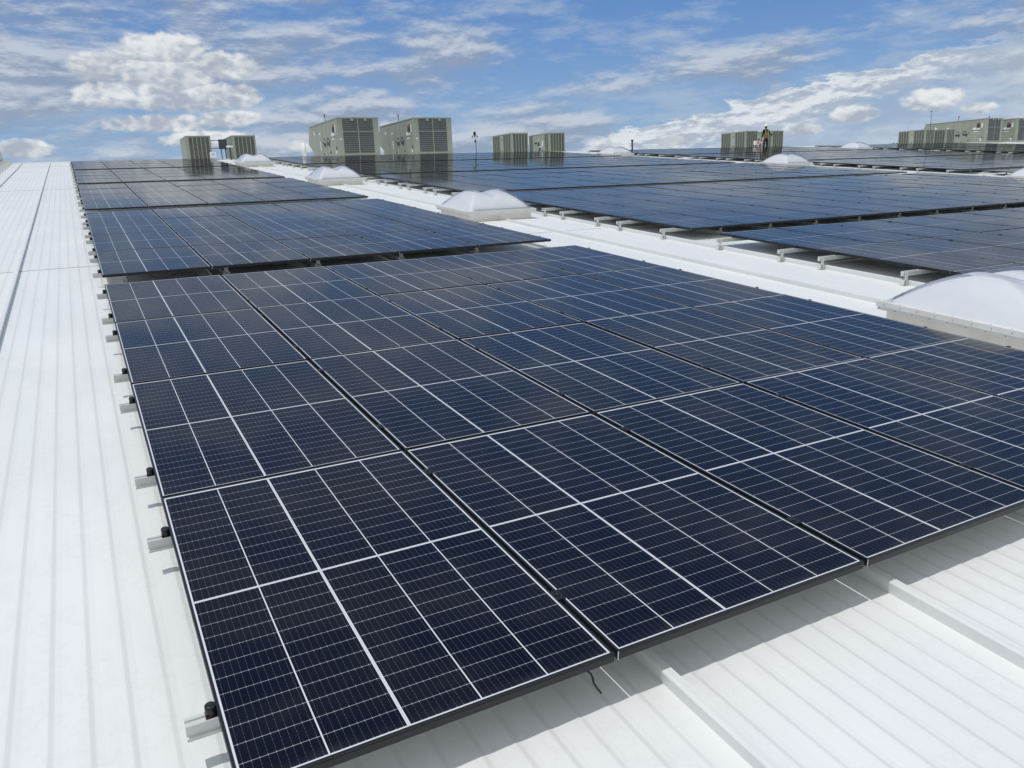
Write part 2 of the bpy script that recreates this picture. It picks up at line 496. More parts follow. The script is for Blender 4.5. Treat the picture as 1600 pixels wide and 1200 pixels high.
# ------------------------------------------------------------ mesh helpers ---
class MB:
    """collects geometry, then links it as ONE mesh object"""

    def __init__(self):
        self.v, self.f, self.mi, self.sm = [], [], [], []

    def quad(self, pts, mi=0, smooth=False):
        b = len(self.v)
        self.v += [tuple(p) for p in pts]
        self.f.append(tuple(range(b, b + len(pts))))
        self.mi.append(mi)
        self.sm.append(smooth)

    def box(self, x0, y0, z0, x1, y1, z1, mi=0):
        p = [(x0, y0, z0), (x1, y0, z0), (x1, y1, z0), (x0, y1, z0), (x0, y0, z1), (x1, y0, z1), (x1, y1, z1), (x0, y1, z1)]
        b = len(self.v)
        self.v += p
        for f in ((0, 3, 2, 1), (4, 5, 6, 7), (0, 1, 5, 4), (1, 2, 6, 5), (2, 3, 7, 6), (3, 0, 4, 7)):
            self.f.append(tuple(b + i for i in f))
            self.mi.append(mi)
            self.sm.append(False)

    def prism(self, poly, axis, a, b_, mi=0, caps=True):
        """poly: 2D outline (counter-clockwise) extruded along axis 'x' or 'y' from a to b_"""
        n = len(poly)
        b = len(self.v)
        for s in (a, b_):
            for (p, q) in poly:
                self.v.append((s, p, q) if axis == 'x' else (p, s, q))
        for i in range(n):
            j = (i + 1) % n
            f = (b + i, b + j, b + n + j, b + n + i)
            self.f.append(f if axis == 'x' else f[::-1])
            self.mi.append(mi)
            self.sm.append(False)
        if caps:
            self.f.append(tuple(b + i for i in range(n))[::-1] if axis == 'x' else tuple(b + i for i in range(n)))
            self.f.append(tuple(b + n + i for i in range(n)) if axis == 'x' else tuple(b + n + i for i in range(n))[::-1])
            self.mi += [mi, mi]
            self.sm += [False, False]

    def cyl(self, x, y, z0, z1, r, seg=16, mi=0, r1=None, bevel=0.0):
        r1 = r if r1 is None else r1
        rings = [(z0, r)]
        if bevel:
            rings += [(z1 - bevel, r1), (z1, r1 - bevel)]
        else:
            rings += [(z1, r1)]
        b = len(self.v)
        for z, rr in rings:
            for i in range(seg):
                a = 2 * math.pi * i / seg
                self.v.append((x + rr * math.cos(a), y + rr * math.sin(a), z))
        for k in range(len(rings) - 1):
            for i in range(seg):
                j = (i + 1) % seg
                self.f.append((b + k * seg + i, b + k * seg + j, b + (k + 1) * seg + j, b + (k + 1) * seg + i))
                self.mi.append(mi)
                self.sm.append(True)
        top = b + (len(rings) - 1) * seg
        self.f.append(tuple(top + i for i in range(seg)))
        self.f.append(tuple(b + i for i in range(seg))[::-1])
        self.mi += [mi, mi]
        self.sm += [False, False]

    def tube(self, pts, r, seg=8, mi=0):
        pts = [Vector(p) for p in pts]
        rr = r if isinstance(r, (list, tuple)) else [r] * len(pts)
        b = len(self.v)
        for i, p in enumerate(pts):
            d = (pts[min(i + 1, len(pts) - 1)] - pts[max(i - 1, 0)]).normalized()
            h = Vector((0, 0, 1)) if abs(d.z) < 0.9 else Vector((1, 0, 0))
            a = d.cross(h).normalized()
            c = d.cross(a).normalized()
            for k in range(seg):
                t = 2 * math.pi * k / seg
                self.v.append(tuple(p + (a * math.cos(t) + c * math.sin(t)) * rr[i]))
        for i in range(len(pts) - 1):
            for k in range(seg):
                j = (k + 1) % seg
                self.f.append((b + i * seg + k, b + i * seg + j, b + (i + 1) * seg + j, b + (i + 1) * seg + k))
                self.mi.append(mi)
                self.sm.append(True)
        self.f.append(tuple(b + k for k in range(seg))[::-1])
        self.f.append(tuple(b + (len(pts) - 1) * seg + k for k in range(seg)))
        self.mi += [mi, mi]
        self.sm += [False, False]

    def ball(self, c, r, seg=14, rings=9, mi=0, z0=-1.0):
        sx, sy, sz = r if isinstance(r, (list, tuple)) else (r, r, r)
        b = len(self.v)
        for k in range(rings + 1):
            ph = math.asin(max(-1, z0)) + (math.pi / 2 - math.asin(max(-1, z0))) * k / rings
            for i in range(seg):
                a = 2 * math.pi * i / seg
                self.v.append((c[0] + sx * math.cos(ph) * math.cos(a), c[1] + sy * math.cos(ph) * math.sin(a), c[2] + sz * math.sin(ph)))
        for k in range(rings):
            for i in range(seg):
                j = (i + 1) % seg
                self.f.append((b + k * seg + i, b + k * seg + j, b + (k + 1) * seg + j, b + (k + 1) * seg + i))
                self.mi.append(mi)
                self.sm.append(True)

    def mesh(self, name, mats):
        me = bpy.data.meshes.new(name)
        me.from_pydata(self.v, [], self.f)
        for m in (mats if isinstance(mats, (list, tuple)) else [mats]):
            me.materials.append(m)
        me.polygons.foreach_set('material_index', self.mi)
        me.polygons.foreach_set('use_smooth', self.sm)
        me.update()
        return me

    def build(self, name, mats, parent=None, loc=(0, 0, 0)):
        return link(name, self.mesh(name, mats), parent, loc)


def link(name, data, parent=None, loc=(0, 0, 0), rotz=0.0):
    o = bpy.data.objects.new(name, data)
    col.objects.link(o)
    o.location = loc
    o.rotation_euler = (0, 0, rotz)
    if parent:
        o.parent = parent
    return o


def tag(o, label=None, cat=None, group=None, kind=None):
    for k, v in (('label', label), ('category', cat), ('group', group), ('kind', kind)):
        if v:
            o[k] = v
    return o


LEVEL = set()          # names of top-level objects that stand plumb instead of square to the roof


def thing(name, label, cat, loc=(0, 0, 0), group=None, rotz=0.0, level=False):
    o = link(name, None, None, loc, rotz)
    o.empty_display_size = 0.2
    tag(o, label, cat, group)
    if level:
        LEVEL.add(o.name)
    return o


ORD = ['first', 'second', 'third', 'fourth', 'fifth', 'sixth', 'seventh', 'eighth', 'ninth', 'tenth',
       'eleventh', 'twelfth', 'thirteenth', 'fourteenth', 'fifteenth', 'sixteenth']

# -------------------------------------------------------------------- roof ---
ZR = -0.19             # roof pans
SEAM0, SEAMP = 0.22, 1.09
RIDGE = 41.6
X0, X1 = SEAM0 - 9 * SEAMP, SEAM0 + 84 * SEAMP
Y0 = -7.0
roof = thing('warehouse_roof', 'white ribbed metal warehouse roof under the solar arrays', 'roof', (0, 0, 0))
roof['kind'] = 'structure'
LAPS = [Y0, 9.75, 24.0, 38.2, RIDGE]


def rib_profile():
    pts = []
    nrib = int(round((X1 - X0) / 0.109))
    for i in range(nrib):
        c = X0 + i * 0.109
        if i % 10 == 0:
            pts += [(c, 0.0)]
            continue
        pts += [(c - 0.024, 0.0026), (c - 0.007, 0.0031), (c + 0.006, 0.0006), (c + 0.030, 0.0)]
    pts.append((X1, 0.0))
    return pts


prof = rib_profile()
rs = MB()
for k in range(4):
    za = ZR + 0.0035 * k
    ya, yb = LAPS[k] - (0.04 if k else 0), LAPS[k + 1]
    for (xa, ha), (xb, hb) in zip(prof[:-1], prof[1:]):
        rs.quad([(xa, ya, za + ha), (xb, ya, za + hb), (xb, yb, za + hb), (xa, yb, za + ha)])
        if k:
            rs.quad([(xa, ya, za + ha - 0.005), (xb, ya, za + hb - 0.005), (xb, ya, za + hb), (xa, ya, za + ha)], 1)
lapmat = mat('lap_shade', (0.13, 0.13, 0.125), 0.8)  # shade line at the sheet laps, painted as a dark edge
rs.build('roof_sheeting', [M['roof'], lapmat], roof)
bk = MB()
D = 2 * SLOPE
yb2 = RIDGE + 45
bk.quad([(X0, RIDGE, ZR), (X1, RIDGE, ZR), (X1, yb2, ZR - 45 * math.tan(D)), (X0, yb2, ZR - 45 * math.tan(D))])
bk.build('back_slope', M['roof'], roof)
cp = MB()
cp.prism([(RIDGE - 0.2, ZR - 0.01), (RIDGE + 0.2, ZR - 0.06), (RIDGE + 0.2, ZR - 0.005), (RIDGE, ZR + 0.05), (RIDGE - 0.2, ZR + 0.035)], 'x', X0, X1)
cp.build('ridge_cap', M['capmetal'], roof)

SKY_X0, SKY_W, SKY_L = 6.04, 1.41, 1.46
BLK = 18.45
SKY_Y = [1.49, 11.47, 21.45, 33.2]


def seam_mesh(length, name='standing_seam'):
    s = MB()
    s.prism([(-0.0105, 0.0), (0.0105, 0.0), (0.0195, 0.049), (0.0170, 0.054), (-0.0170, 0.054), (-0.0195, 0.049)], 'y', 0, length)
    return s.mesh(name, M['roof'])


full = seam_mesh(RIDGE - 0.25 - Y0)
cache = {}
for k in range(-9, 84):
    x = SEAM0 + k * SEAMP
    cuts = None
    for b in range(4):
        if SKY_X0 + b * BLK - 0.06 < x < SKY_X0 + b * BLK + SKY_W + 0.06:
            cuts = [(y - 0.12, y + SKY_L + 0.12) for y in SKY_Y]
    if not cuts:
        link('standing_seam', full, roof, (x, Y0, ZR))
    else:
        ys = [Y0] + [c for ab in cuts for c in ab] + [RIDGE - 0.25]
        s = MB()
        for a, b in zip(ys[0::2], ys[1::2]):
            s.prism([(-0.0105, 0.0), (0.0105, 0.0), (0.0195, 0.049), (0.0170, 0.054), (-0.0170, 0.054), (-0.0195, 0.049)], 'y', a, b)
        s.build('standing_seam', M['roof'], roof, (x, 0, ZR))

# walls and ground far below (seen only from other viewpoints)
gz = -9.0

# ------------------------------------------------------------ solar panels ---
fr = MB()


def ring(x0, y0, x1, y1, w, za, zb, mi=0):
    """four walls + top lip of a frame, butted, no shared planes"""
    fr.box(x0, y0, zb, x1, y0 + w, za, mi)
    fr.box(x0, y1 - w, zb, x1, y1, za, mi)
    fr.box(x0, y0 + w, zb, x0 + w, y1 - w, za, mi)
    fr.box(x1 - w, y0 + w, zb, x1, y1 - w, za, mi)


ring(0, 0, PW, PL, LIP, 0.0, -0.030)
# lower flange and a shallow shadow groove along the outside face
fr.box(LIP, LIP, -0.030, PW - LIP, LIP + 0.016, -0.0285)
fr.box(LIP, PL - LIP - 0.016, -0.030, PW - LIP, PL - LIP, -0.0285)
fr.box(0.0, -0.0012, -0.0085, PW, -0.0002, -0.0062)
# bare cut edge of the aluminium at the front corner
fr.box(-0.0006, -0.0014, -0.030, 0.0022, 0.0, -0.0005, 1)
frame_me = fr.mesh('panel_frame', [M['frame'], M['bare']])
gl = MB()
g0, g1 = LIP, PW - LIP
h0, h1 = LIP, PL - LIP
gl.quad([(g0, h0, -0.0016), (g1, h0, -0.0016), (g1, h1, -0.0016), (g0, h1, -0.0016)], 0)
gl.quad([(g0, h1, -0.0066), (g1, h1, -0.0066), (g1, h0, -0.0066), (g0, h0, -0.0066)], 1)
glass_me = gl.mesh('cell_sheet', [M['cells'], M['backsheet']])


def add_uv(me, uvs):
    lay = me.uv_layers.new(name='UVMap')
    for i, c in enumerate(uvs):
        lay.data[i].uv = c


GW, GL = PW - 2 * LIP, PL - 2 * LIP
UVQ = [(0, 0), (GW, 0), (GW, GL), (0, GL)]
add_uv(glass_me, UVQ + [(0, 0)] * 4)

BX = [0.0, 8.05, 8.05 + BLK, 8.05 + 2 * BLK]
BC = [5, 14, 14, 14]
AP = 7.80
BNAME = ['before the skylights', 'beyond the skylights', 'past the second skylight row', 'past the third skylight row']
BEDGE = ['bare roof strip', 'skylight walkway', 'second skylight walkway', 'third skylight walkway']
BGROUP = ['panels of the front block', 'panels beyond the skylights', 'panels past the second skylight row', 'panels past the third skylight row']
arrays = {0: range(0, 5), 1: range(0, 5), 2: range(0, 5), 3: range(1, 5)}
cand = []
for b in range(4):
    for a in arrays[b]:
        for c in range(BC[b]):
            for r in range(4):
                x, y = BX[b] + c * PX, a * AP + r * PY
                P = [project(x + i * PW, y + j * PL, 0) for i, j in ((0, 0), (1, 0), (1, 1), (0, 1))]
                if min(p[2] for p in P) < 0.3:
                    ar, vis = 0, False
                else:
                    xs = [min(1600, max(0, p[0])) for p in P]
                    ys = [min(1200, max(0, p[1])) for p in P]
                    ar = abs(sum(xs[i] * ys[(i + 1) % 4] - xs[(i + 1) % 4] * ys[i] for i in range(4))) / 2
                    px0 = min(p[0] for p in P)
                    vis = ar > 0
                    if px0 > 2300:
                        continue
                cand.append((ar, b, a, c, r, x, y))
cand.sort(key=lambda t: -t[0])
N_IND = 300
jit = random.Random(3)
rest = MB()
rest_uv = []
proto = None
for i, (ar, b, a, c, r, x, y) in enumerate(cand):
    dxj, dyj, dzj = jit.uniform(-.0015, .0015), jit.uniform(-.002, .002), jit.uniform(-.001, .001)
    if i < N_IND:
        lab = 'black-framed solar panel, %s row, %s column from %s, %s array %s' % (ORD[r], ORD[c], BEDGE[b], ORD[a], BNAME[b])
        if b == 0:
            lab = 'solar panel in %s row, %s column from bare roof strip, %s array from the camera' % (ORD[r], ORD[c], ORD[a])
        else:
            lab = 'solar panel, %s row, %s column from %s, %s array %s' % (ORD[r], ORD[c], BEDGE[b], ORD[a], BNAME[b])
            w = lab.split()
            if len(w) > 16:
                lab = 'panel, %s row, %s column, %s array %s' % (ORD[r], ORD[c], ORD[a], BNAME[b])
        t = thing('solar_panel', lab, 'solar panel', (x + dxj, y + dyj, dzj), BGROUP[b])
        t.rotation_euler = (jit.uniform(-.0022, .0022), jit.uniform(-.0022, .0022), jit.uniform(-.0006, .0006))
        link('frame', frame_me, t)
        link('cell_sheet', glass_me, t)
    else:
        zt = dzj
        base = len(rest.f)
        tx, ty = jit.uniform(-.0022, .0022), jit.uniform(-.0022, .0022)

        def pt(px, py, pz):
            return (x + px, y + py, zt + pz + tx * (py - PL / 2) - ty * (px - PW / 2))
        for me, mo in ((glass_me, 0), (frame_me, 2)):
            for p in me.polygons:
                rest.quad([pt(*me.vertices[v].co) for v in p.vertices], mo + p.material_index)
        rest_uv += [q for p in glass_me.polygons for q in (UVQ if p.material_index == 0 else [(0, 0)] * 4)]
        rest_uv += [(0, 0)] * sum(len(p.vertices) for p in frame_me.polygons)
if rest.f:
    ro = rest.build('solar_panels', [M['cells'], M['backsheet'], M['frame'], M['bare']])
    add_uv(ro.data, rest_uv)
    tag(ro, 'farther rows of black-framed solar panels filling the back and side of the roof', 'solar panels', None, 'stuff')

# ------------------------------------------------------------------ rails ----
RW, RH = 0.040, 0.050
RZ1 = -0.0315
RZ0 = RZ1 - RH
RPROF = [(-.020, 0), (.020, 0), (.020, .010), (.014, .013), (.014, .024), (.020, .027), (.020, .050), (.007, .050),
         (.007, .043), (-.007, .043), (-.007, .050), (-.020, .050), (-.020, .027), (-.014, .024), (-.014, .013), (-.020, .010)]
OVER = 0.085


def rail_mesh(n):
    s = MB()
    s.prism([(p, RZ0 + q) for p, q in RPROF], 'x', -OVER, (n - 1) * PX + PW + OVER)
    return s.mesh('rail_bar', M['rail'])


def clamp_mesh():
    s = MB()
    s.cyl(0, 0, RZ1, 0.0040, 0.0155, 18, 0, None, 0.003)
    s.cyl(0, 0, 0.0045, 0.0052, 0.006, 6, 1)
    s.box(-0.016, -0.016, RZ1, 0.016, 0.016, RZ1 + 0.004)
    return s.mesh('end_clamp', [M['clamp'], M['dark']])


def mid_mesh():
    s = MB()
    s.box(-0.0075, -0.028, -0.010, 0.0075, 0.028, 0.0005)
    s.box(-0.0165, -0.028, 0.0005, 0.0165, 0.028, 0.0035)
    s.cyl(0, 0, 0.0035, 0.0085, 0.0078, 12, 0, None, 0.002)
    return s.mesh('mid_clamp', M['clamp'])


def foot_mesh(mats=True):
    s = MB()
    zb = ZR + 0.028
    # seam clamp block gripping the standing seam
    s.box(-0.034, -0.026, ZR + 0.006, -0.0180, 0.026, ZR + 0.058)
    s.box(0.0180, -0.026, ZR + 0.006, 0.034, 0.026, ZR + 0.058)
    s.box(-0.034, -0.026, ZR + 0.058, 0.034, 0.026, ZR + 0.068)
    # upright of the L foot beside the rail
    s.box(-0.022, -0.0262, ZR + 0.068, 0.022, -0.0208, RZ1 - 0.006)
    s.box(-0.022, -0.0262, ZR + 0.030, 0.022, -0.0262 + 0.0001, ZR + 0.0305)
    s.cyl(0.0, -0.034, (ZR + RZ1) / 2 - 0.004, (ZR + RZ1) / 2 + 0.004, 0.008, 8)
    s.cyl(0.048, 0.0, ZR + 0.03, ZR + 0.044, 0.007, 8)
    return s.mesh('seam_foot', M['zinc'])


clamp_me, mid_me, foot_me = clamp_mesh(), mid_mesh(), foot_mesh()
rail_me = {n: rail_mesh(n) for n in (5, 14)}
ROFF = (0.345, 1.49)
for b in range(4):
    for a in arrays[b]:
        n = BC[b]
        for k in range(8):
            y = a * AP + (k // 2) * PY + ROFF[k % 2]
            x = BX[b]
            side = 'front' if k % 2 == 0 else 'rear'
            lab = 'aluminium rail under the %s edge of %s panel row, %s array %s' % (side, ORD[k // 2], ORD[a], BNAME[b])
            if len(lab.split()) > 16:
                lab = 'rail under %s edge of %s row, %s array %s' % (side, ORD[k // 2], ORD[a], BNAME[b])
            ks = range(int(math.ceil((x - OVER + 0.02 - SEAM0) / SEAMP)), int(math.floor((x + (n - 1) * PX + PW + OVER - 0.02 - SEAM0) / SEAMP)) + 1)
            feet = [SEAM0 + kk * SEAMP - x for kk in ks]
            if b == 1:                 # first foot stands out on the walkway seam
                feet = [f for f in feet]
            if b == 0 or (b == 1 and a < 3):
                t = thing('mounting_rail', lab, 'rail', (x, y, 0), 'mounting rails under the panels')
                link('rail_bar', rail_me[n], t)
                link('end_clamp', clamp_me, t, (-0.0150, 0, 0))
                link('end_clamp', clamp_me, t, ((n - 1) * PX + PW + 0.0165, 0, 0))
                for c in range(n - 1):
                    link('mid_clamp', mid_me, t, (c * PX + PW + (PX - PW) / 2, 0, 0))
                for f in feet:
                    link('seam_foot', foot_me, t, (f, 0, 0))
            else:
                s = MB()
                for me, lx in [(rail_me[n], 0), (clamp_me, -0.0150), (clamp_me, (n - 1) * PX + PW + 0.0165)] + \
                        [(mid_me, c * PX + PW + (PX - PW) / 2) for c in range(n - 1)] + [(foot_me, f) for f in feet[:1] + feet[1::2]]:
                    mo = {'rail_bar': 0, 'end_clamp': 1, 'mid_clamp': 1, 'seam_foot': 2}[me.name.split('.')[0]]
                    for p in me.polygons:
                        s.quad([(me.vertices[v].co.x + lx, me.vertices[v].co.y, me.vertices[v].co.z) for v in p.vertices], mo)
                o = s.build('mounting_rail', [M['rail'], M['clamp'], M['zinc']], None, (x, y, 0))
                tag(o, lab, 'rail', 'mounting rails under the panels')

# extra outriggers: the rails of the block beyond the skylights reach the walkway seam
def outrigger_mesh():
    s = MB()
    s.prism([(p, RZ0 + q) for p, q in RPROF], 'x', 0, 0.225)
    for f in foot_me.polygons:
        s.quad([(foot_me.vertices[v].co.x + 0.045, foot_me.vertices[v].co.y, foot_me.vertices[v].co.z) for v in f.vertices], 1)
    return s.mesh('rail_extension', [M['rail'], M['zinc']])


ext_me = outrigger_mesh()
for o in [o for o in col.objects if o.get('category') == 'rail']:
    b = min(range(4), key=lambda i: abs(o.location.x - BX[i]))
    if b:
        e = link('rail_extension', ext_me, o, (-OVER - 0.227, 0, 0))

# ----------------------------------------------------------------- cables ----
def cable(pts, label, r=0.0032):
    s = MB()
    sm = []
    P = [Vector(p) for p in pts]
    for i in range(len(P) - 1):
        p0, p1, p2, p3 = P[max(i - 1, 0)], P[i], P[i + 1], P[min(i + 2, len(P) - 1)]
        for k in range(6):
            t = k / 6
            sm.append(0.5 * ((2 * p1) + (p2 - p0) * t + (2 * p0 - 5 * p1 + 4 * p2 - p3) * t * t + (3 * p1 - p0 - 3 * p2 + p3) * t ** 3))
    sm.append(P[-1])
    s.tube(sm, r, 7)
    o = s.build('cable', M['cable'])
    tag(o, label, 'cable')


cable([(0.86, 0.30, -0.036), (0.93, 0.12, -0.044), (1.03, 0.045, -0.068), (1.052, 0.030, -0.118), (1.077, 0.028, -0.158)],
      'loose black cable end dangling below the front edge of the nearest solar panel')
cable([(0.35, 8.2, -0.035), (0.45, 7.93, -0.05), (0.55, 7.90, -0.10), (0.68, 7.92, -0.095), (0.80, 7.95, -0.045), (0.9, 8.2, -0.035)],
      'black cable looping under the front edge of the second array')
cable([(1.5, 8.2, -0.035), (1.6, 7.94, -0.055), (1.75, 7.92, -0.09), (1.95, 7.93, -0.07), (2.1, 7.97, -0.045), (2.2, 8.2, -0.035)],
      'black cable sagging beside a seam foot under the second array')

# --------------------------------------------------------------- skylights ---
def dome_z(u, v, H):
    """two humps side by side across the width"""
    e = max(0.0, math.sin(math.pi * v)) ** 0.88
    w = 0.5 - 0.5 * math.cos(4 * math.pi * u)          # 0 at edges and in the valley
    edge = min(u, 1 - u) / 0.27
    ec = min(1.0, edge)
    hump = 0.55 * ec + 0.45 * max(0.0, math.sin(ec * math.pi / 2))
    if 0.27 < u < 0.73:
        hump = 0.70 + 0.30 * (0.5 + 0.5 * math.cos(2 * math.pi * (u - 0.27) / 0.46))
    k = 0.03
    a, b = e, hump
    h = max(k - abs(a - b), 0.0) / k
    return H * max(0.0, min(a, b) * 1.0 - h * h * k * 0.25)


def dome_mesh(name, W, L, H, m, inset, nu=44, nv=30, scale=1.0):
    s = MB()
    for j in range(nv + 1):
        for i in range(nu + 1):
            u, v = i / nu, j / nv
            s.v.append((inset + u * (W - 2 * inset), inset + v * (L - 2 * inset), dome_z(u, v, H)))
    for j in range(nv):
        for i in range(nu):
            a = j * (nu + 1) + i
            s.f.append((a, a + 1, a + nu + 2, a + nu + 1))
            s.mi.append(0)
            s.sm.append(True)
    return s.mesh(name, m)


RIM0, RIM1 = 0.155, 0.200         # heights above the pans
cm = MB()
cwal = 0.07
cm.box(cwal, cwal, 0.0, SKY_W - cwal, SKY_L - cwal, RIM0 + 0.01)
curb_me = cm.mesh('curb', M['curb'])
fm = MB()
fm.box(-0.14, -0.20, 0.002, SKY_W + 0.14, SKY_L + 0.22, 0.0085)
flash_me = fm.mesh('flashing', M['capmetal'])
rm = MB()
w = 0.085
rm.box(0, 0, RIM0, SKY_W, w, RIM1)
rm.box(0, SKY_L - w, RIM0, SKY_W, SKY_L, RIM1)
rm.box(0, w, RIM0, w, SKY_L - w, RIM1)
rm.box(SKY_W - w, w, RIM0, SKY_W, SKY_L - w, RIM1)
# drip lip below the rim
rm.box(0.012, 0.012, RIM0 - 0.03, SKY_W - 0.012, SKY_L - 0.012, RIM0 - 0.0005)
for k in range(9):
    y = 0.08 + k * (SKY_L - 0.16) / 8
    for z, x0, x1 in ((RIM0 + 0.022, -0.004, 0.001), (RIM0 - 0.016, 0.008, 0.013)):
        rm.box(x0, y - 0.0038 + (0.05 if z < RIM0 else 0), z - 0.0038, x1, y + 0.0038 + (0.05 if z < RIM0 else 0), z + 0.0038, 1)
    x = 0.08 + k * (SKY_W - 0.16) / 8
    rm.box(x - 0.004, -0.003, RIM0 + 0.018, x + 0.004, 0.001, RIM0 + 0.026, 1)
    rm.box(0.022, y + 0.02, RIM1 - 0.001, 0.030, y + 0.028, RIM1 + 0.003, 1)
rim_me = rm.mesh('rim', [M['rim'], M['screw']])
dome_me = dome_mesh('dome', SKY_W, SKY_L, 0.295, M['dome'], 0.075)
shell_me = dome_mesh('outer_shell', SKY_W, SKY_L, 0.326, M['clear'], 0.050)
bm_ = MB()
bm_.box(SKY_W * 0.46, cwal - 0.03, 0.012, SKY_W * 0.475, cwal, 0.085)
bm_.box(SKY_W * 0.46, cwal - 0.09, 0.010, SKY_W * 0.51, cwal - 0.03, 0.020)
tab_me = bm_.mesh('seam_tab', M['zinc'])
SKYLAB = {
    (0, 0): 'large white double-dome skylight at the frame edge beside the first array',
    (0, 1): 'white double-dome skylight between the second array and the block beyond',
    (0, 2): 'white double-dome skylight on the walkway beside the third array',
    (0, 3): 'small far double-dome skylight in front of the twin condensers on the ridge',
    (1, 0): 'double-dome skylight of the second walkway lowest on the slope',
    (1, 1): 'double-dome skylight cut by the frame edge on the second walkway',
    (1, 2): 'white double-dome skylight standing below the worker and the middle condensers',
    (1, 3): 'far double-dome skylight of the second walkway near the dark roof pipe',
    (2, 2): 'double-dome skylight of the third walkway halfway up the slope',
    (2, 3): 'farthest double-dome skylight, near the long row of big rooftop units',
}
for (b, k), lab in SKYLAB.items():
    if (b, k) in ((1, 0), (2, 2)):
        continue
    t = thing('skylight', lab, 'skylight', (SKY_X0 + b * BLK, SKY_Y[k], ZR), 'double-dome skylights along the walkways')
    link('flashing', flash_me, t)
    link('curb', curb_me, t)
    link('rim', rim_me, t)
    link('dome', dome_me, t, (0, 0, RIM1))
    link('outer_shell', shell_me, t, (0, 0, RIM1 + 0.002))
    link('seam_tab', tab_me, t)


# ------------------------------------------------------------ rooftop units --
def add_parts(defs, root):
    for nm, me in defs:
        link(nm, me, root)


def louvre_front(W, z0, z1, x0, x1, rows):
    """horizontal louvre panel in the front face (y = 0)"""
    s = MB()
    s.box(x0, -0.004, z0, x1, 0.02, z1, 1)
    hh = (z1 - z0) / rows
    for i in range(rows):
        za = z0 + i * hh
        s.quad([(x0, -0.030, za + 0.012), (x1, -0.030, za + 0.012), (x1, -0.006, za + hh * 0.86), (x0, -0.006, za + hh * 0.86)], 0)
        s.quad([(x0, -0.030, za + 0.002), (x1, -0.030, za + 0.002), (x1, -0.030, za + 0.012), (x0, -0.030, za + 0.012)], 0)
    return s.mesh('louvre_panel', [M['slat'], M['dark']])


BW, BH, BL = 2.26, 1.97, 6.0


